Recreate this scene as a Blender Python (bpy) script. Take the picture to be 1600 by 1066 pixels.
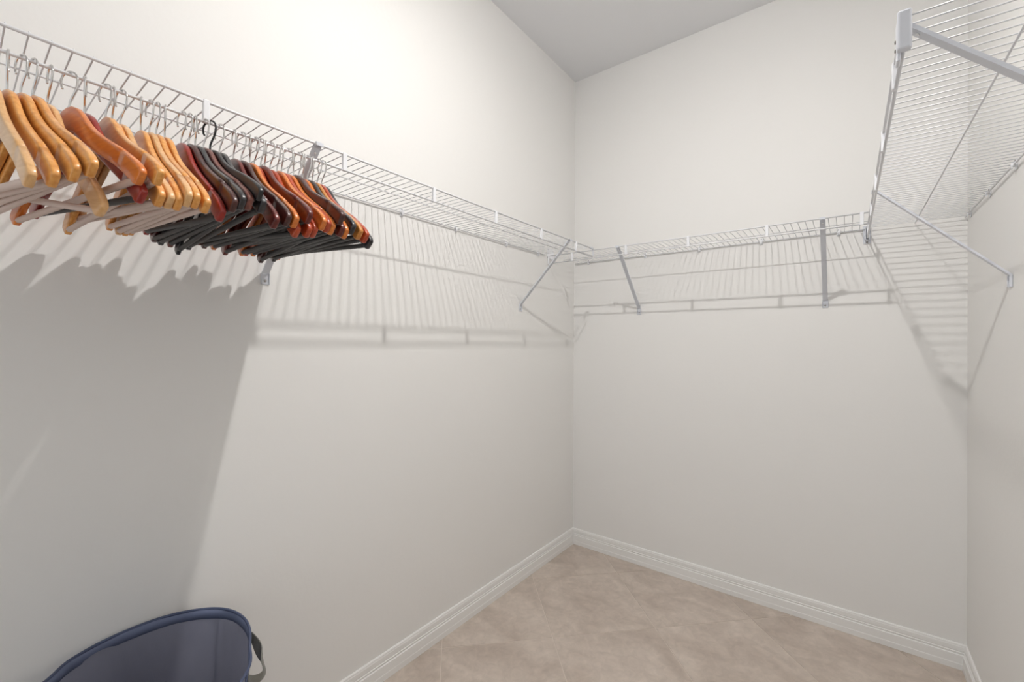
import bpy, bmesh, math, random
from mathutils import Vector, Matrix

for o in list(bpy.data.objects):
    bpy.data.objects.remove(o)
S = bpy.context.scene
C = S.collection
PI = math.pi

# ---------------------------------------------------------------- room sizes
W, YB, H = 1.744, 2.384, 2.902        # left wall x=0, back wall y=YB, right wall x=W
YR = -1.50                            # rear wall (doorway, behind the camera)
ZS, LIP, DEP = 1.7534, 0.0443, 0.304  # shelf height, drop of the hanging rail, depth

# ---------------------------------------------------------------- camera
cam_d = bpy.data.cameras.new('camera')
cam = bpy.data.objects.new('camera', cam_d)
C.objects.link(cam)
cam_d.sensor_width = 36.0
cam_d.lens = 677.17 / 1600 * 36
cam_d.shift_x = -11.4 / 1600
cam_d.clip_start = 0.02
ya, pa, ra = [math.radians(v) for v in (37.118, 0.291, 0.388)]
F = Vector((-math.sin(ya) * math.cos(pa), math.cos(ya) * math.cos(pa), math.sin(pa)))
R = Vector((math.cos(ya), math.sin(ya), 0))
U = R.cross(F)
R2 = R * math.cos(ra) + U * math.sin(ra)
U2 = -R * math.sin(ra) + U * math.cos(ra)
M = Matrix((R2, U2, -F)).transposed().to_4x4()
M.translation = Vector((1.3731, 0, 1.25))
cam.matrix_world = M
S.camera = cam

# ---------------------------------------------------------------- light and exposure
world = bpy.data.worlds.new('world')
S.world = world
world.use_nodes = True
world.node_tree.nodes['Background'].inputs[0].default_value = (0.88, 0.94, 1.0, 1)
world.node_tree.nodes['Background'].inputs[1].default_value = 1.6
BULB = Vector((1.03, 0.87, 2.82))
BULB_POWER = 3100.0
LAMP_RX, LAMP_RY, LAMP_H = 0.032, 0.022, 0.0070
S.view_settings.view_transform = 'Standard'
S.view_settings.look = 'None'
S.view_settings.gamma = 1.0
S.view_settings.use_curve_mapping = False
S.view_settings.exposure = 0.0
portal_d = bpy.data.lights.new('doorway_portal', 'AREA')   # sampling guide for the daylight coming through the doorway
portal_d.shape = 'RECTANGLE'
portal_d.size, portal_d.size_y = 0.9, 2.1
portal_d.cycles.is_portal = True
portal = bpy.data.objects.new('doorway_portal', portal_d)
C.objects.link(portal)
portal.location = (0.75, YR - 0.06, 1.05)
portal.rotation_euler = (PI / 2, 0, PI)


# ---------------------------------------------------------------- materials
def mat(name, col, rough=0.5, metal=0.0, coat=0.0, spec=0.5):
    m = bpy.data.materials.new(name)
    m.use_nodes = True
    b = m.node_tree.nodes['Principled BSDF']
    b.inputs['Base Color'].default_value = (*col, 1)
    b.inputs['Roughness'].default_value = rough
    b.inputs['Metallic'].default_value = metal
    b.inputs['Coat Weight'].default_value = coat
    b.inputs['Coat Roughness'].default_value = 0.06
    b.inputs['Specular IOR Level'].default_value = spec
    return m


def nd(m, t, **kw):
    n = m.node_tree.nodes.new(t)
    for k, v in kw.items():
        setattr(n, k, v)
    return n


def bump(m, scale, strength, dist, detail=3, stretch=(1, 1, 1)):
    L = m.node_tree.links
    b = m.node_tree.nodes['Principled BSDF']
    tc = nd(m, 'ShaderNodeTexCoord')
    mp = nd(m, 'ShaderNodeMapping')
    mp.inputs['Scale'].default_value = stretch
    nz = nd(m, 'ShaderNodeTexNoise')
    nz.inputs['Scale'].default_value = scale
    nz.inputs['Detail'].default_value = detail
    bp = nd(m, 'ShaderNodeBump')
    bp.inputs['Strength'].default_value = strength
    bp.inputs['Distance'].default_value = dist
    L.new(tc.outputs['Object'], mp.inputs[0])
    L.new(mp.outputs[0], nz.inputs['Vector'])
    L.new(nz.outputs['Fac'], bp.inputs['Height'])
    L.new(bp.outputs[0], b.inputs['Normal'])
    return nz


def mottled(m, c1, c2, scale, stretch=(1, 1, 1), detail=5, lo=0.3, hi=0.7, distort=0.0, seed=True):
    """base colour from noise; each object gets its own patch of it"""
    L = m.node_tree.links
    b = m.node_tree.nodes['Principled BSDF']
    tc = nd(m, 'ShaderNodeTexCoord')
    mp = nd(m, 'ShaderNodeMapping')
    mp.inputs['Scale'].default_value = stretch
    L.new(tc.outputs['Object'], mp.inputs[0])
    if seed:
        oi = nd(m, 'ShaderNodeObjectInfo')
        ml = nd(m, 'ShaderNodeMath', operation='MULTIPLY')
        ml.inputs[1].default_value = 37.0
        L.new(oi.outputs['Random'], ml.inputs[0])
        L.new(ml.outputs[0], mp.inputs['Location'])
    nz = nd(m, 'ShaderNodeTexNoise')
    nz.inputs['Scale'].default_value = scale
    nz.inputs['Detail'].default_value = detail
    nz.inputs['Distortion'].default_value = distort
    L.new(mp.outputs[0], nz.inputs['Vector'])
    rp = nd(m, 'ShaderNodeValToRGB')
    rp.color_ramp.elements[0].position = lo
    rp.color_ramp.elements[1].position = hi
    rp.color_ramp.elements[0].color = (*c1, 1)
    rp.color_ramp.elements[1].color = (*c2, 1)
    L.new(nz.outputs['Fac'], rp.inputs[0])
    L.new(rp.outputs[0], b.inputs['Base Color'])
    return rp


m_wall = mat('warm_white_wall_paint', (0.835, 0.826, 0.808), 0.65, spec=0.3)
bump(m_wall, 55, 0.22, 0.0015, 4)
m_ceil = mat('ceiling_paint', (0.82, 0.825, 0.84), 0.85, spec=0.2)
bump(m_ceil, 70, 0.25, 0.0015, 4)
m_trim = mat('white_trim_gloss', (0.86, 0.855, 0.84), 0.35)
m_grout = mat('pale_grout', (0.70, 0.62, 0.55), 0.8)
m_tile = mat('beige_porcelain_tile', (0.4, 0.34, 0.29), 0.42)
rp = mottled(m_tile, (0.485, 0.405, 0.345), (0.64, 0.555, 0.485), 4.5, (1.0, 1.5, 1), 14, 0.30, 0.70, 1.0)
nf = bump(m_tile, 14, 0.12, 0.001, 6)
Lt = m_tile.node_tree.links
fine = nd(m_tile, 'ShaderNodeTexNoise')
fine.inputs['Scale'].default_value = 24
fine.inputs['Detail'].default_value = 10
fine.inputs['Roughness'].default_value = 0.7
fine.inputs['Distortion'].default_value = 0.8
Lt.new(nf.inputs['Vector'].links[0].from_socket, fine.inputs['Vector'])
fr_ = nd(m_tile, 'ShaderNodeMapRange')
fr_.inputs['From Min'].default_value = 0.3
fr_.inputs['From Max'].default_value = 0.7
fr_.inputs['To Min'].default_value = 0.86
fr_.inputs['To Max'].default_value = 1.10
Lt.new(fine.outputs['Fac'], fr_.inputs['Value'])
mm = nd(m_tile, 'ShaderNodeVectorMath', operation='SCALE')
Lt.new(rp.outputs[0], mm.inputs[0])
Lt.new(fr_.outputs[0], mm.inputs['Scale'])
Lt.new(mm.outputs[0], m_tile.node_tree.nodes['Principled BSDF'].inputs['Base Color'])
m_wire = mat('white_vinyl_coated_wire', (0.76, 0.765, 0.785), 0.35)
m_brace = mat('white_enamelled_steel', (0.68, 0.70, 0.75), 0.32)
m_plastic = mat('white_plastic', (0.84, 0.85, 0.88), 0.4)
m_screw = mat('screw_steel', (0.32, 0.30, 0.28), 0.35, 0.9)
m_rivet = mat('bright_rivet', (0.9, 0.9, 0.9), 0.25, 0.3)
m_chrome = mat('polished_chrome_wire', (0.72, 0.71, 0.70), 0.14, 1.0)
m_blackwire = mat('black_hook', (0.015, 0.015, 0.017), 0.3)
m_bar_pale = mat('pale_ribbed_bar_sleeve', (0.66, 0.51, 0.44), 0.55)
m_bar_dark = mat('charcoal_ribbed_bar_sleeve', (0.034, 0.031, 0.030), 0.55)
for m_ in (m_bar_pale, m_bar_dark):
    bump(m_, 260, 0.35, 0.0006, 1)


def wood(name, c1, c2, rough=0.33, coat=0.4):
    m = mat(name, c1, rough, coat=coat)
    mottled(m, c1, c2, 9, (2.0, 16, 16), 5, 0.32, 0.72, 0.6)
    return m


WOODS = {
    'honey': (wood('honey_lacquered_wood', (0.70, 0.275, 0.050), (0.88, 0.44, 0.120)), 'honey-coloured'),
    'pale': (wood('pale_lacquered_wood', (0.70, 0.38, 0.15), (0.84, 0.52, 0.24)), 'pale natural'),
    'orange': (wood('orange_lacquered_wood', (0.62, 0.145, 0.016), (0.80, 0.25, 0.036)), 'bright orange-brown'),
    'amber': (wood('amber_lacquered_wood', (0.52, 0.19, 0.03), (0.66, 0.27, 0.05)), 'amber'),
    'cherry': (wood('cherry_lacquered_wood', (0.36, 0.034, 0.008), (0.54, 0.080, 0.014)), 'cherry-red'),
    'red': (wood('red_lacquered_wood', (0.24, 0.008, 0.004), (0.36, 0.020, 0.008)), 'deep red'),
    'maroon': (wood('maroon_lacquered_wood', (0.085, 0.006, 0.004), (0.19, 0.018, 0.009)), 'dark maroon'),
    'darkbrown': (wood('dark_brown_lacquered_wood', (0.034, 0.006, 0.005), (0.085, 0.016, 0.010)), 'dark brown'),
    'brown': (wood('reddish_brown_lacquered_wood', (0.13, 0.035, 0.025), (0.22, 0.065, 0.045)), 'reddish-brown'),
    'black': (wood('black_lacquered_wood', (0.014, 0.014, 0.017), (0.035, 0.032, 0.035)), 'black'),
}


# ---------------------------------------------------------------- mesh helpers
def obj(name, bm, m, parent=None, smooth=False, angle=None):
    me = bpy.data.meshes.new(name)
    bmesh.ops.recalc_face_normals(bm, faces=bm.faces)
    bm.to_mesh(me)
    bm.free()
    me.materials.append(m)
    if smooth:
        for p in me.polygons:
            p.use_smooth = True
    o = bpy.data.objects.new(name, me)
    C.objects.link(o)
    if parent:
        o.parent = parent
    return o


def link(name, me, parent, loc=(0, 0, 0), rot=None):
    o = bpy.data.objects.new(name, me)
    C.objects.link(o)
    o.parent = parent
    o.location = loc
    if rot:
        o.rotation_euler = rot
    return o


def empty(name, loc, rot=(0, 0, 0)):
    o = bpy.data.objects.new(name, None)
    o.empty_display_size = 0.05
    C.objects.link(o)
    o.location = loc
    o.rotation_euler = rot
    return o


def tag(o, label, cat, group=None):
    o['label'] = label
    o['category'] = cat
    if group:
        o['group'] = group
    return o


def struct(o):
    o['kind'] = 'structure'
    return o


def box(bm, lo, hi, bev=0.0, seg=1):
    x0, y0, z0 = lo
    x1, y1, z1 = hi
    r = bmesh.ops.create_cube(bm, size=1)
    vs = r['verts']
    for v in vs:
        v.co = Vector(((x0 + x1) / 2 + v.co.x * (x1 - x0), (y0 + y1) / 2 + v.co.y * (y1 - y0), (z0 + z1) / 2 + v.co.z * (z1 - z0)))
    if bev:
        es = list({e for v in vs for e in v.link_edges})
        bmesh.ops.bevel(bm, geom=es, offset=bev, segments=seg, affect='EDGES', profile=0.5)


def tube(bm, pts, rad, n=8, cap=True):
    """round tube along a polyline; rad a number or one per point"""
    pts = [Vector(p) for p in pts]
    k = len(pts)
    rads = rad if isinstance(rad, (list, tuple)) else [rad] * k
    t0 = (pts[1] - pts[0]).normalized()
    up = Vector((0, 0, 1)) if abs(t0.z) < 0.9 else Vector((1, 0, 0))
    nrm = (up - t0 * up.dot(t0)).normalized()
    rings = []
    for i, p in enumerate(pts):
        a = pts[max(i - 1, 0)]
        b = pts[min(i + 1, k - 1)]
        t = (b - a).normalized()
        nrm = (nrm - t * nrm.dot(t)).normalized()
        bn = t.cross(nrm)
        rings.append([bm.verts.new(p + (nrm * math.cos(2 * PI * j / n) + bn * math.sin(2 * PI * j / n)) * rads[i]) for j in range(n)])
    for i in range(k - 1):
        for j in range(n):
            bm.faces.new((rings[i][j], rings[i][(j + 1) % n], rings[i + 1][(j + 1) % n], rings[i + 1][j]))
    if cap:
        bm.faces.new(rings[0][::-1])
        bm.faces.new(rings[-1])


def disc(bm, c, axis, r, h, n=12):
    c, axis = Vector(c), Vector(axis).normalized()
    tube(bm, [c, c + axis * h * 0.6, c + axis * h], [r, r, r * 0.7], n)


# ---------------------------------------------------------------- setting
def slab(name, lo, hi, m):
    bm = bmesh.new()
    box(bm, lo, hi)
    return struct(obj(name, bm, m))


T = 0.1
slab('wall_left', (-T, YR - T, -0.05), (0, YB + T, H + T), m_wall)
slab('wall_back', (0, YB, -0.05), (W, YB + T, H + T), m_wall)
slab('wall_right', (W, YR - T, -0.05), (W + T, YB + T, H + T), m_wall)
slab('ceiling', (0, YR - T, H), (W, YB, H + T), m_ceil)
DX0, DX1, DZ = 0.30, 1.20, 2.10
bm = bmesh.new()
box(bm, (0, YR - T, 0), (DX0, YR, H))
box(bm, (DX1, YR - T, 0), (W, YR, H))
box(bm, (DX0, YR - T, DZ), (DX1, YR, H))
struct(obj('wall_rear', bm, m_wall))

# floor: grout bed with every tile its own piece, laid on the diagonal
floor = slab('floor', (0, YR - T, -0.05), (W, YB, -0.0016), m_grout)
TS, TA, TX, TY = 0.463, math.radians(45.39), 0.3777, 1.5636
ca, sa = math.cos(TA), math.sin(TA)


def clip(poly, axis, val, keep_less):
    out = []
    for i in range(len(poly)):
        a, b = poly[i], poly[(i + 1) % len(poly)]
        ina = (a[axis] <= val) == keep_less or a[axis] == val
        inb = (b[axis] <= val) == keep_less or b[axis] == val
        if ina:
            out.append(a)
        if ina != inb:
            t = (val - a[axis]) / (b[axis] - a[axis])
            out.append((a[0] + (b[0] - a[0]) * t, a[1] + (b[1] - a[1]) * t))
    return out


rnd = random.Random(5)
for i in range(-9, 9):
    for j in range(-9, 9):
        g = 0.0016 / TS
        q = []
        for (a, b) in ((i + g, j + g), (i + 1 - g, j + g), (i + 1 - g, j + 1 - g), (i + g, j + 1 - g)):
            q.append((TX + TS * (a * ca - b * sa), TY + TS * (a * sa + b * ca)))
        for ax, val, less in ((0, 0.004, False), (0, W - 0.004, True), (1, YR, False), (1, YB - 0.004, True)):
            q = clip(q, ax, val, less)
            if len(q) < 3:
                break
        if len(q) < 3:
            continue
        cx = sum(p[0] for p in q) / len(q)
        cy = sum(p[1] for p in q) / len(q)
        area = abs(sum(q[k][0] * q[(k + 1) % len(q)][1] - q[(k + 1) % len(q)][0] * q[k][1] for k in range(len(q)))) / 2
        if area < 0.0004:
            continue
        bm = bmesh.new()
        lo = [bm.verts.new((p[0] - cx, p[1] - cy, -0.0095)) for p in q]
        mid = [bm.verts.new((p[0] - cx, p[1] - cy, -0.0006)) for p in q]
        sh = 1 - 0.0009 / math.sqrt(area) * 2
        top = [bm.verts.new(((p[0] - cx) * sh, (p[1] - cy) * sh, 0.0)) for p in q]
        n = len(q)
        for k in range(n):
            bm.faces.new((lo[k], lo[(k + 1) % n], mid[(k + 1) % n], mid[k]))
            bm.faces.new((mid[k], mid[(k + 1) % n], top[(k + 1) % n], top[k]))
        bm.faces.new(top)
        bm.faces.new(lo[::-1])
        o = obj('tile', bm, m_tile, floor)
        o.location = (cx, cy, rnd.uniform(-0.0003, 0.0002))

# baseboards: extruded moulding with mitred ends
BP = [(0, 0.0955), (0.0045, 0.0955), (0.0068, 0.0925), (0.0072, 0.088), (0.0085, 0.0855), (0.0088, 0.070), (0.0076, 0.0685),
      (0.0076, 0.0665), (0.0104, 0.065), (0.0104, 0.0615), (0.0092, 0.060), (0.0092, 0.0575), (0.0128, 0.055), (0.0132, 0.024),
      (0.0142, 0.0215), (0.0142, 0.0), (0, 0.0)]


def baseboard(name, fn, s0, s1, m0, m1):
    """fn(s, t, z): s along the wall, t out of it; m0/m1 mitre direction at each end"""
    bm = bmesh.new()
    a = [bm.verts.new(fn(s0 + m0 * t, t, z)) for t, z in BP]
    b = [bm.verts.new(fn(s1 + m1 * t, t, z)) for t, z in BP]
    n = len(BP)
    for k in range(n):
        bm.faces.new((a[k], a[(k + 1) % n], b[(k + 1) % n], b[k]))
    bm.faces.new(a)
    bm.faces.new(b[::-1])
    return struct(obj(name, bm, m_trim))


baseboard('baseboard_left', lambda s, t, z: (t, s, z), YR, YB, 1, -1)
baseboard('baseboard_back', lambda s, t, z: (s, YB - t, z), 0, W, 1, -1)
baseboard('baseboard_right', lambda s, t, z: (W - t, s, z), YR, YB, 1, -1)
# door casing on the rear wall, behind the camera
bm = bmesh.new()
for x0, x1, z0, z1 in ((DX0 - 0.06, DX0, 0, DZ + 0.06), (DX1, DX1 + 0.06, 0, DZ + 0.06), (DX0, DX1, DZ, DZ + 0.06)):
    box(bm, (x0, YR, z0), (x1, YR + 0.014, z1), 0.003)
struct(obj('trim_1', bm, m_trim))

# ceiling light: small white canister with a shallow opal diffuser
cl = empty('ceiling_light', (BULB.x, BULB.y, H))
tag(cl, 'small oval white surface light with a glowing opal diffuser, on the ceiling', 'ceiling light')
bm = bmesh.new()
zl = BULB.z - H
prof = [(1.6, 0.0), (1.6, -0.008), (1.22, -0.010), (1.22, zl + 0.001), (1.06, zl + 0.001), (1.03, zl + 0.004)]
rr_ = [[bm.verts.new((r * LAMP_RX * math.cos(2 * PI * k / 40), r * LAMP_RY * math.sin(2 * PI * k / 40), z)) for k in range(40)] for r, z in prof]
for a_, b_ in zip(rr_, rr_[1:]):
    for k in range(40):
        bm.faces.new((a_[k], a_[(k + 1) % 40], b_[(k + 1) % 40], b_[k]))
bm.faces.new(rr_[0])
obj('canister', bm, m_plastic, cl, True)
m_bulb = bpy.data.materials.new('glowing_opal_diffuser')
m_bulb.use_nodes = True
nt = m_bulb.node_tree
nt.nodes.clear()
em = nt.nodes.new('ShaderNodeEmission')
em.inputs[0].default_value = (1.0, 0.972, 0.94, 1)
em.inputs[1].default_value = BULB_POWER
out = nt.nodes.new('ShaderNodeOutputMaterial')
nt.links.new(em.outputs[0], out.inputs[0])
bm = bmesh.new()
bmesh.ops.create_uvsphere(bm, u_segments=32, v_segments=16, radius=1.0)
for v in bm.verts:
    v.co = Vector((v.co.x * LAMP_RX, v.co.y * LAMP_RY, v.co.z * LAMP_H + BULB.z - H))
obj('diffuser', bm, m_bulb, cl, True)

# ---------------------------------------------------------------- wire shelves
WR = 0.00135   # deck wire radius


def deck_wire_mesh(length):
    bm = bmesh.new()
    tube(bm, [(0, 0.006, 0), (0, length, 0)], WR, 6)
    me = bpy.data.meshes.new('deck_wire')
    bmesh.ops.recalc_face_normals(bm, faces=bm.faces)
    bm.to_mesh(me)
    bm.free()
    me.materials.append(m_wire)
    for p in me.polygons:
        p.use_smooth = True
    return me


def share(bm, name, m, smooth=False):
    me = bpy.data.meshes.new(name)
    bmesh.ops.recalc_face_normals(bm, faces=bm.faces)
    bm.to_mesh(me)
    bm.free()
    me.materials.append(m)
    if smooth:
        for p in me.polygons:
            p.use_smooth = True
    return me


me_wire = deck_wire_mesh(DEP + 0.001)
bm = bmesh.new()      # plastic strip that snaps onto both front rails
box(bm, (-0.006, DEP - 0.004, -LIP - 0.0045), (0.006, DEP + 0.0045, 0.0005), 0.0015)
me_conn = share(bm, 'lip_connector', m_plastic)
bm = bmesh.new()      # wall clip: back plate, saddle over the back rod
box(bm, (-0.007, 0.0005, -0.014), (0.007, 0.004, 0.016), 0.0012)
box(bm, (-0.006, 0.0035, -0.0045), (0.006, 0.012, 0.0055), 0.0015)
box(bm, (-0.004, 0.009, -0.011), (0.004, 0.0115, 0.003), 0.0008)
me_clip = share(bm, 'wall_clip', m_plastic)
bm = bmesh.new()
disc(bm, (0, 0.004, 0.0115), (0, 1, 0), 0.0027, 0.0015, 8)
me_pin = share(bm, 'clip_screw', m_screw)


def shelf(label, origin, rotz, length, wire0, conns, clips, rail0=0.0, rail1=None):
    """local x along the wall, y out of the wall, z = 0 at the deck"""
    t = empty('wire_shelf', origin, (0, 0, rotz))
    tag(t, label, 'shelf', None)
    rail1 = length if rail1 is None else rail1

    def rod(name, y, z, r, a, b):
        bm = bmesh.new()
        tube(bm, [(a, y, z), (b, y, z)], r, 12)
        return obj(name, bm, m_wire, t, True)
    rod('top_rail', DEP, -0.0035, 0.0030, rail0, rail1)
    rod('hanging_rail', DEP - 0.001, -LIP - 0.001, 0.0030, rail0, rail1)
    rod('support_rod', DEP * 0.5, -WR - 0.0020, 0.0020, 0.0, length)
    rod('back_rod', 0.0070, -WR - 0.0022, 0.0025, 0.0, length)
    x = wire0
    while x < length - 0.001:
        link('deck_wire', me_wire, t, (x, 0, 0))
        x += 0.0256
    for x in conns:
        link('lip_connector', me_conn, t, (x, 0, 0))
    for x in clips:
        c = link('wall_clip', me_clip, t, (x, 0, -0.0035))
        link('clip_screw', me_pin, c)
    return t


YL = 2.045
left = shelf('long white wire shelf on the left wall, carrying the wooden coat hangers', (0, YL, ZS), -PI / 2, YL + 1.40,
             (YL - 0.052) % 0.0256, [YL - y for y in (-1.235, -0.925, -0.615, -0.303, 0.010, 0.323, 0.636, 0.949, 1.260, 1.568, 1.872)],
             [YL - y for y in (-1.1, -0.8, -0.50, -0.20, 0.12, 0.43, 0.745, 1.054, 1.342, 1.695, 1.977)], 0.0)
XB = 1.436
back = shelf('short white wire shelf across the back wall', (XB, YB, ZS), PI, XB - 0.012, 0.022,
             [XB - x for x in (0.160, 0.475, 0.781, 1.102, 1.416)], [XB - x for x in (0.102, 0.460, 0.753, 1.040, 1.341)], 0.0)
YN = 0.878
right = shelf('white wire shelf on the right wall, overhead at the right edge', (W, YN, ZS), PI / 2, YB - YN - 0.006, 0.003,
              [y - YN for y in (1.015, 1.325, 1.640, 1.960, 2.26)], [y - YN for y in (0.95, 1.19, 1.48, 1.768, 2.045, 2.321)], 0.0)

# joint where the left shelf meets the back shelf
bm = bmesh.new()
box(bm, (-0.004, DEP - 0.006, -0.008), (0.030, DEP + 0.005, 0.001), 0.002)
box(bm, (-0.008, DEP - 0.0025, -0.040), (-0.005, DEP + 0.0025, -0.001), 0.0008)
obj('joint_clip', bm, m_brace, left)
# bracket that carries the end of the back shelf on the left wall
lx = XB - 0.0
bm = bmesh.new()
box(bm, (lx - 0.004, 0.245, -0.018), (lx - 0.0008, DEP + 0.012, 0.042), 0.0012)
box(bm, (lx - 0.008, DEP - 0.006, -LIP - 0.006), (lx - 0.0008, DEP + 0.004, 0.002), 0.002)
eb = obj('end_bracket', bm, m_plastic, back)
bm = bmesh.new()
for y, z in ((DEP + 0.004, 0.034), (0.256, 0.033), (DEP + 0.009, -0.010)):
    disc(bm, (lx - 0.004, y, z), (-1, 0, 0), 0.003, 0.0015, 8)
obj('bracket_screw', bm, m_screw, eb)
# bracket at the far end of the right shelf, on the back wall
ly = YB - YN
bm = bmesh.new()
box(bm, (ly - 0.004, DEP - 0.013, -LIP - 0.022), (ly - 0.0008, DEP + 0.013, 0.012), 0.0012)
box(bm, (ly - 0.022, DEP - 0.0085, -LIP - 0.008), (ly - 0.0008, DEP - 0.0055, 0.003), 0.001)
box(bm, (ly - 0.022, DEP + 0.0045, -LIP - 0.008), (ly - 0.0008, DEP + 0.0075, 0.003), 0.001)
box(bm, (ly - 0.022, DEP - 0.0085, -LIP - 0.010), (ly - 0.0008, DEP + 0.0075, -LIP - 0.006), 0.001)
eb = obj('end_bracket', bm, m_brace, right)
bm = bmesh.new()
disc(bm, (ly - 0.004, DEP, -LIP - 0.016), (-1, 0, 0), 0.0032, 0.002, 8)
obj('bracket_screw', bm, m_screw, eb)
# moulded cap over the near end of the right shelf
bm = bmesh.new()
box(bm, (-0.006, DEP - 0.010, -LIP - 0.008), (0.007, DEP + 0.007, 0.008), 0.003, 2)
box(bm, (0.004, DEP + 0.002, -LIP - 0.020), (0.026, DEP + 0.007, 0.000), 0.0015)
cap = obj('end_cap', bm, m_brace, right)  # blue-grey brace colour paints in the shade of the unlit white plastic cap
bm = bmesh.new()
disc(bm, (0.020, DEP + 0.007, -0.026), (0, 1, 0), 0.0028, 0.0018, 8)
disc(bm, (0.020, DEP + 0.007, -0.040), (0, 1, 0), 0.0028, 0.0018, 8)
obj('cap_screw', bm, m_screw, cap)


def brace(label, wall_pt, rotz):
    """diagonal steel brace; origin on the wall at foot height"""
    ZF = 1.438
    t = empty('shelf_brace', (wall_pt[0], wall_pt[1], ZF), (0, 0, rotz))
    tag(t, label, 'shelf brace')
    bm = bmesh.new()
    a = Vector((0, 0.005, 0.012))
    b = Vector((0, DEP - 0.004, ZS - ZF - 0.004))
    d = (b - a).normalized()
    nrm = Vector((0, -d.z, d.y))
    hw, th = 0.0095, 0.0016

    def plate(x0, x1, n0, n1):
        vs = []
        for p in (a, b):
            for x, n in ((x0, n0), (x1, n0), (x1, n1), (x0, n1)):
                vs.append(bm.verts.new(p + Vector((x, 0, 0)) + nrm * n))
        for k in range(4):
            bm.faces.new((vs[k], vs[(k + 1) % 4], vs[4 + (k + 1) % 4], vs[4 + k]))
        bm.faces.new(vs[3::-1])
        bm.faces.new(vs[4:8])
    plate(-hw, hw, 0, th)
    plate(-hw, -hw + th, th, 0.0055)
    plate(hw - th, hw, th, 0.0055)
    arm = obj('arm', bm, m_brace, t)
    bm = bmesh.new()      # hook that grips the top rail
    z = ZS - ZF
    box(bm, (-hw, DEP - 0.010, z - 0.010), (hw, DEP - 0.0045, z + 0.0005), 0.0012)
    box(bm, (-hw, DEP - 0.010, z - 0.0002), (hw, DEP + 0.0050, z + 0.0014), 0.0006)
    box(bm, (-hw, DEP + 0.0036, z - 0.0085), (hw, DEP + 0.0052, z + 0.0014), 0.0006)
    obj('rail_hook', bm, m_brace, t)
    bm = bmesh.new()
    p = b - d * 0.022
    disc(bm, p + nrm * -0.0002, -nrm, 0.0032, 0.0014, 10)
    obj('rivet', bm, m_rivet, arm)
    bm = bmesh.new()
    box(bm, (-0.0115, 0.0004, -0.020), (0.0115, 0.0026, 0.014), 0.0012)
    box(bm, (-0.0115, 0.0004, -0.020), (-0.0095, 0.0075, 0.014), 0.0008)
    box(bm, (0.0095, 0.0004, -0.020), (0.0115, 0.0075, 0.014), 0.0008)
    ft = obj('foot_plate', bm, m_brace, t)
    bm = bmesh.new()
    disc(bm, (0, 0.0024, -0.009), (0, 1, 0), 0.0038, 0.0024, 10)
    obj('screw', bm, m_screw, ft)
    return t


brace('diagonal white brace on the left wall, half hidden behind the hangers', (0, 0.566, 0), -PI / 2)
brace('diagonal white brace on the left wall, next to the room corner', (0, 1.818, 0), -PI / 2)
brace('diagonal white brace under the back shelf, nearest the left wall', (0.427, YB, 0), PI)
brace('diagonal white brace under the back shelf, nearest the right wall', (1.294, YB, 0), PI)
brace('large near brace beside the end cap of the right shelf', (W, 0.905, 0), PI / 2)
brace('thin far brace of the right shelf, fixed to the right wall', (W, 1.815, 0), PI / 2)


# ---------------------------------------------------------------- wooden coat hangers
# half profile: x, z of the centre line, height across it, thickness
HALF = [(0.000, -0.0225, 0.044, 0.0112), (0.012, -0.0232, 0.043, 0.0112), (0.024, -0.0275, 0.040, 0.0110), (0.036, -0.0360, 0.037, 0.0108),
        (0.048, -0.0465, 0.034, 0.0106), (0.062, -0.0585, 0.032, 0.0106), (0.080, -0.0715, 0.0305, 0.0106), (0.102, -0.0855, 0.0295, 0.0106),
        (0.128, -0.1000, 0.0290, 0.0106), (0.152, -0.1130, 0.0290, 0.0107), (0.1700, -0.1235, 0.0290, 0.0108), (0.1712, -0.1262, 0.0225, 0.0098),
        (0.1724, -0.1252, 0.0290, 0.0108), (0.188, -0.1355, 0.0295, 0.0110), (0.202, -0.1455, 0.0305, 0.0114), (0.212, -0.1535, 0.0305, 0.0114),
        (0.2190, -0.1600, 0.0290, 0.0112), (0.2225, -0.1635, 0.0255, 0.0104), (0.2240, -0.1650, 0.0200, 0.0086)]
HALF_PLASTIC = [(x, z * 1.02, h * 0.85, t * 0.8) for x, z, h, t in HALF if not 0.1705 < x < 0.172]


def body_mesh(half, name):
    st = [(-x, z, h, t) for x, z, h, t in half[::-1]] + list(half[1:])
    bm = bmesh.new()
    NS = 20
    rings = []
    for i, (x, z, h, t) in enumerate(st):
        a, b = st[max(i - 1, 0)], st[min(i + 1, len(st) - 1)]
        # skip the notch stations when measuring direction
        tan = Vector((b[0] - a[0], 0, b[1] - a[1]))
        if 0.169 < abs(x) < 0.1735:
            tan = Vector((1, 0, -0.62 if x > 0 else 0.62))
        tan.normalize()
        up = Vector((-tan.z, 0, tan.x))
        ring = []
        for k in range(NS):
            an = 2 * PI * (k + 0.5) / NS
            c, s = math.cos(an), math.sin(an)
            e = 0.37
            u = math.copysign(abs(s) ** e, s) * h / 2
            v = math.copysign(abs(c) ** e, c) * t / 2
            ring.append(bm.verts.new(Vector((x, v, z)) + up * u))
        rings.append(ring)
    for i in range(len(rings) - 1):
        for k in range(NS):
            bm.faces.new((rings[i][k], rings[i][(k + 1) % NS], rings[i + 1][(k + 1) % NS], rings[i + 1][k]))
    bm.faces.new(rings[0][::-1])
    bm.faces.new(rings[-1])
    bmesh.ops.recalc_face_normals(bm, faces=bm.faces)
    me = bpy.data.meshes.new(name)
    bm.to_mesh(me)
    bm.free()
    for p in me.polygons:
        p.use_smooth = True
    return me


BT = -0.062     # body top below the rail
me_body = body_mesh(HALF, 'hanger_body')
me_body_pl = body_mesh(HALF_PLASTIC, 'hanger_body')


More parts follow.
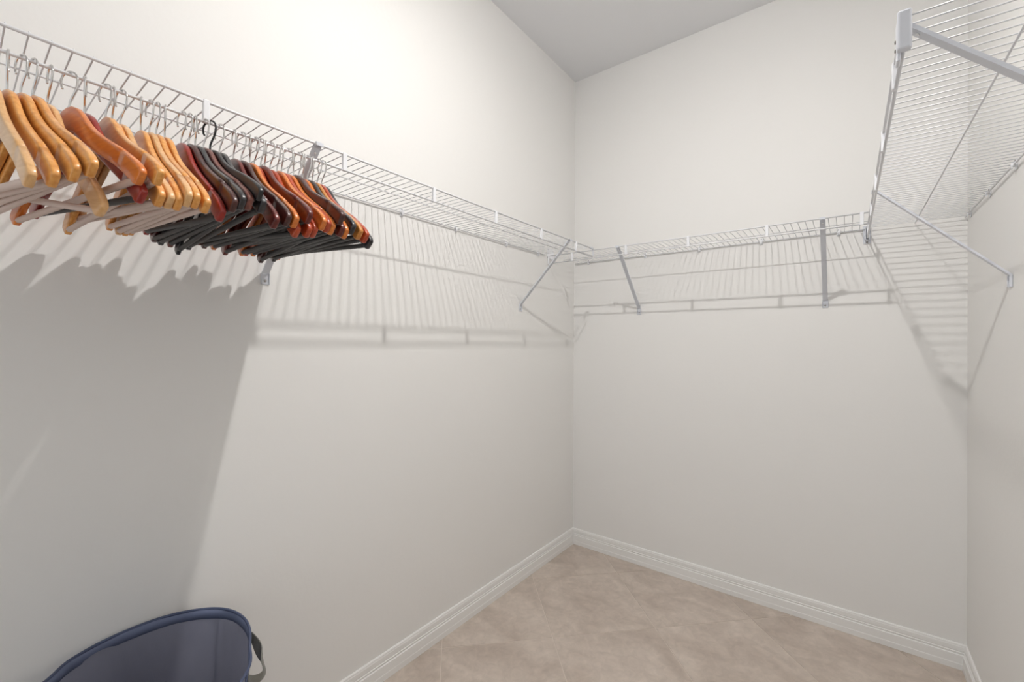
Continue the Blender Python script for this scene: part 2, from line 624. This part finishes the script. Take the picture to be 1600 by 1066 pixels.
def hook_mesh(m, rad):
    bm = bmesh.new()
    r = 0.0165
    cz = -r + 0.0015
    pts = [(0, 0, BT - 0.012), (0, 0, BT + 0.004), (0.0006, 0, BT + 0.010), (0.0045, 0, BT + 0.0175), (0.0105, 0, BT + 0.0265), (0.0150, 0, BT + 0.0360)]
    for k in range(0, 13):
        an = math.radians(-12 + 200 * k / 12)
        pts.append((r * math.cos(an), 0, cz + r * math.sin(an)))
    pts.append((-r + 0.0010, 0, cz - 0.0085))
    pts.append((-r + 0.0030, 0, cz - 0.0120))
    tube(bm, pts, rad, 8)
    return share(bm, 'hook', m, True)


me_hook = hook_mesh(m_chrome, 0.0016)
me_hook_black = hook_mesh(m_blackwire, 0.0019)


def bar_mesh(m):
    bm = bmesh.new()
    pts, rr = [], []
    for k in range(42):
        x = -0.206 + 0.412 * k / 41
        pts.append((x, 0, 0))
        rr.append(0.0056 if k % 2 else 0.0053)
    tube(bm, pts, rr, 10)
    return share(bm, 'trouser_bar', m, True)


me_bar = {'pale': bar_mesh(m_bar_pale), 'dark': bar_mesh(m_bar_dark)}
body_cache = {}

# y of the hook on the rail, yaw, tilt (positive: front end down), wood
HANGERS = [
    (0.0404, 7.4, 6.0, 'pale'),
    (0.0559, 8.8, 4.5, 'honey'),
    (0.0696, 9.6, 1.5, 'honey'),
    (0.0820, 10.1, -1.0, 'honey'),
    (0.1022, 12.8, 11.5, 'pale'),
    (0.1240, 12.5, -2.0, 'orange'),
    (0.1442, 9.9, 4.0, 'red'),
    (0.1692, 6.0, -3.0, 'honey'),
    (0.1798, 6.0, 4.0, 'honey'),
    (0.1912, 6.2, 4.0, 'pale'),
    (0.2200, 1.2, 4.0, 'honey'),
    (0.2320, 0.8, 2.0, 'pale'),
    (0.2426, 0.8, 2.0, 'honey'),
    (0.2559, 1.5, 3.0, 'honey'),
    (0.2828, 1.0, 5.0, 'red'),
    (0.2941, 1.2, 0.5, 'darkbrown'),
    (0.3047, 1.2, -1.0, 'black'),
    (0.3188, 0.3, -1.5, 'brown'),
    (0.3294, 0.3, -6.0, 'plastic'),
    (0.3477, -1.5, -1.5, 'black'),
    (0.3759, -0.8, 3.5, 'maroon'),
    (0.3902, 0.3, 1.5, 'darkbrown'),
    (0.4076, -0.5, 1.5, 'orange'),
    (0.4182, -0.5, 5.5, 'cherry'),
    (0.4291, -0.6, -1.5, 'maroon'),
    (0.4398, -0.6, 4.5, 'cherry'),
    (0.4509, -0.7, 4.0, 'cherry'),
    (0.4651, -1.7, 0.0, 'orange'),
    (0.4757, -1.7, 0.5, 'cherry'),
    (0.4902, -2.8, 1.0, 'orange'),
    (0.5017, -3.0, -4.0, 'darkbrown'),
    (0.5153, -3.8, 1.0, 'maroon'),
    (0.5259, -3.8, 1.5, 'orange'),
    (0.5365, -3.8, -1.0, 'black'),
    (0.5505, -2.2, 0.5, 'amber'),
    (0.5630, -0.9, 1.5, 'cherry'),
    (0.5755, 0.2, 4.0, 'black'),
]
ORD = ['first', 'second', 'third', 'fourth', 'fifth', 'sixth', 'seventh', 'eighth', 'ninth', 'tenth']
total = {}
for h_ in HANGERS:
    total[h_[3]] = total.get(h_[3], 0) + 1
seen = {}
RT = ZS - LIP - 0.001 + 0.0030 + 0.0002
for i, (y, yaw, tilt, kind) in enumerate(HANGERS):
    hg = empty('coat_hanger', (DEP - 0.001, y, RT), (0, math.radians(tilt), math.radians(yaw)))
    n = seen.get(kind, 0)
    seen[kind] = n + 1
    if kind == 'plastic':
        lab = 'slim black plastic hanger with a black hook, mid-row among dark wooden hangers'
    else:
        cn = WOODS[kind][1]
        extra = {4: ', front end drooping', 5: ', broad face showing', 6: ', below an orange one'}.get(i, '')
        if total[kind] == 1:
            lab = 'glossy %s wooden hanger, the only %s one, near %s' % (cn, cn.split()[-1], 'the right end of the row' if y > 0.5 else 'the middle of the row')
        elif i == len(HANGERS) - 1:
            lab = 'glossy black wooden hanger, rightmost of the whole row'
        else:
            lab = 'glossy %s wooden hanger, %s %s one from the left%s' % (cn, ORD[n], cn.split()[-1], extra)
    tag(hg, lab, 'hanger', 'coat hangers on the left rail')
    key = kind
    if key not in body_cache:
        me = (me_body_pl if kind == 'plastic' else me_body).copy()
        me.materials.append(m_blackwire if kind == 'plastic' else WOODS[kind][0])
        body_cache[key] = me
    link('body', body_cache[key], hg, (0, 0, BT))
    hk = link('hook', me_hook_black if kind == 'plastic' else me_hook, hg)
    hk.rotation_euler = (0, 0, 0)
    # the hook wire swivels a little against the body, as on the real ones
    sw = [6, -14, 10, 4, -8, 18, -20, 16, -6, 12, -16, 8][i % 12] if kind != 'plastic' else 24
    hk.rotation_euler = (0, 0, math.radians(sw))
    link('trouser_bar', me_bar['pale' if kind in ('honey', 'pale') or (kind == 'orange' and y < 0.2) else 'dark'], hg, (0, 0, BT - 0.1640))

# ---------------------------------------------------------------- laundry hamper
ZH = 0.56
RIM = [(.084, .127), (.040, .167), (.014, .235), (.012, .309), (.030, .367), (.069, .417), (.117, .444), (.178, .452), (.235, .443),
       (.296, .420), (.362, .394), (.412, .345), (.440, .275), (.452, .200), (.445, .130), (.412, .065), (.352, .025), (.280, .012), (.205, .025), (.135, .070)]
HC = Vector((0.232, 0.232))


def loop(n):
    k = len(RIM)
    out = []
    for i in range(n):
        u = i / n * k
        a = int(u)
        t = u - a
        p = [Vector(RIM[(a + q) % k]) for q in (-1, 0, 1, 2)]
        out.append(0.5 * ((2 * p[1]) + (-p[0] + p[2]) * t + (2 * p[0] - 5 * p[1] + 4 * p[2] - p[3]) * t * t + (-p[0] + 3 * p[1] - 3 * p[2] + p[3]) * t ** 3) - HC)
    return out


m_fab = mat('blue_grey_mesh_fabric', (0.135, 0.145, 0.205), 0.75)
L = m_fab.node_tree.links
bs = m_fab.node_tree.nodes['Principled BSDF']
mottled(m_fab, (0.33, 0.34, 0.43), (0.39, 0.40, 0.49), 6, (1, 1, 1), 4)
nzf = bump(m_fab, 8, 0.9, 0.045, 2.5, (1, 1, 0.4))
nzf.inputs['Distortion'].default_value = 0.25
tr = nd(m_fab, 'ShaderNodeBsdfTransparent')
tl = nd(m_fab, 'ShaderNodeBsdfTranslucent')
tl.inputs[0].default_value = (0.45, 0.46, 0.55, 1)
mx1 = nd(m_fab, 'ShaderNodeMixShader')
mx1.inputs[0].default_value = 0.35
mx2 = nd(m_fab, 'ShaderNodeMixShader')
mx2.inputs[0].default_value = 0.10
L.new(bs.outputs[0], mx1.inputs[1])
L.new(tl.outputs[0], mx1.inputs[2])
L.new(mx1.outputs[0], mx2.inputs[1])
L.new(tr.outputs[0], mx2.inputs[2])
L.new(mx2.outputs[0], m_fab.node_tree.nodes['Material Output'].inputs[0])
m_bind = mat('navy_binding_tape', (0.07, 0.09, 0.165), 0.6)
m_band = mat('doubled_blue_mesh_hem', (0.16, 0.19, 0.30), 0.7)
m_strap = mat('grey_webbing', (0.20, 0.20, 0.185), 0.8)
bump(m_strap, 500, 0.5, 0.0006, 1)

hp = empty('laundry_hamper', (HC.x, HC.y, 0))
tag(hp, 'blue-grey mesh pop-up laundry hamper with navy rim, on the floor by the left wall', 'laundry hamper')
N = 120
lp = loop(N)
rh = random.Random(3)
fold = [(rh.uniform(0, 6.28), rh.randint(3, 11), rh.uniform(2, 9), rh.uniform(0, 6.28)) for _ in range(7)]


def wall_pt(i, f):
    """f 0 at the floor, 1 at the rim"""
    an = 2 * PI * i / N
    p = lp[i % N]
    s = 0.965 + 0.035 * f
    w = math.sin(PI * min(max(f, 0), 1)) ** 0.8
    d = sum(math.sin(k * an + ph + fr * f) for ph, k, fr, q in fold) * 0.0016 * w - 0.010 * w
    q = p * s + p.normalized() * d
    return Vector((q.x, q.y, 0.004 + (ZH - 0.004) * f))


bm = bmesh.new()
NF = 30
rings = [[bm.verts.new(wall_pt(i, f / NF)) for i in range(N)] for f in range(NF + 1)]
for a in range(NF):
    for i in range(N):
        bm.faces.new((rings[a][i], rings[a][(i + 1) % N], rings[a + 1][(i + 1) % N], rings[a + 1][i]))
prev = rings[0]
for sc in (0.66, 0.33):
    nx = [bm.verts.new((v.co.x * sc, v.co.y * sc, 0.003)) for v in rings[0]]
    for i in range(N):
        bm.faces.new((prev[i], nx[i], nx[(i + 1) % N], prev[(i + 1) % N]))
    prev = nx
bm.faces.new(prev)
fb = obj('fabric_body', bm, m_fab, hp, True)
md = fb.modifiers.new('thickness', 'SOLIDIFY')
md.thickness = 0.0008
md.offset = 0
# hem band just inside the rim
bm = bmesh.new()
r_ = []
for z, off in ((ZH, -0.0012), (ZH - 0.010, -0.0016), (ZH - 0.022, -0.0022), (ZH - 0.0222, -0.0034), (ZH - 0.010, -0.0030), (ZH, -0.0026)):
    r_.append([bm.verts.new((*(lp[i] + lp[i].normalized() * (off + (-0.0008 * math.sin(9 * i * 2 * PI / N)))), z)) for i in range(N)])
for a in range(len(r_)):
    b = (a + 1) % len(r_)
    for i in range(N):
        bm.faces.new((r_[a][i], r_[a][(i + 1) % N], r_[b][(i + 1) % N], r_[b][i]))
obj('hem_band', bm, m_band, hp, True)
bm = bmesh.new()
pts = [(*lp[i % N], ZH + 0.001) for i in range(N)]
rg = []
for i in range(N):
    p = Vector(pts[i])
    t = (Vector(pts[(i + 1) % N]) - Vector(pts[i - 1])).normalized()
    o_ = Vector((t.y, -t.x, 0))
    rg.append([bm.verts.new(p + o_ * math.cos(k * PI / 4) * 0.0030 + Vector((0, 0, 1)) * math.sin(k * PI / 4) * 0.0035) for k in range(8)])
for i in range(N):
    for k in range(8):
        bm.faces.new((rg[i][k], rg[i][(k + 1) % 8], rg[(i + 1) % N][(k + 1) % 8], rg[(i + 1) % N][k]))
obj('rim_binding', bm, m_bind, hp, True)
# vertical spring-wire seams
for i in (62, 2, 32, 92):
    bm = bmesh.new()
    tube(bm, [wall_pt(i, f / 12) + Vector((*lp[i].normalized(), 0)) * 0.002 for f in range(13)], 0.0022, 6)
    obj('corner_seam', bm, m_bind, hp, True)


def strap(i0, i1, name='handle'):
    """flat webbing loop, sewn at two points just under the rim and hanging outside"""
    bm = bmesh.new()
    a, b = lp[i0], lp[i1]
    na = ((a + b) / 2).normalized()
    secs = []
    K = 22
    for k in range(K + 1):
        u = k / K
        ii = (i0 + ((i1 - i0) % N) * u)
        base = lp[int(ii) % N].lerp(lp[(int(ii) + 1) % N], ii - int(ii))
        na = base.normalized()
        drop = abs(math.sin(PI * u)) ** 0.7
        outw = 0.004 + 0.022 * abs(math.sin(PI * u)) ** 0.8
        p = base + na * outw
        z = ZH - 0.014 - 0.028 * drop
        tw = math.sin(3 * PI * u) * 0.35
        wv = Vector((na.x * math.sin(tw), na.y * math.sin(tw), math.cos(tw)))
        if 0.15 < u < 0.85:
            wv = wv
        secs.append((Vector((p.x, p.y, z)), wv, Vector((na.x, na.y, 0))))
    rs = []
    for p, wv, nn in secs:
        rs.append([bm.verts.new(p + wv * sx * 0.0125 + nn * sy * 0.0009) for sx, sy in ((-1, -1), (1, -1), (1, 1), (-1, 1))])
    for k in range(K):
        for q in range(4):
            bm.faces.new((rs[k][q], rs[k][(q + 1) % 4], rs[k + 1][(q + 1) % 4], rs[k + 1][q]))
    bm.faces.new(rs[0][::-1])
    bm.faces.new(rs[-1])
    return obj(name, bm, m_strap, hp)


strap(49, 62)
strap(109, 2)
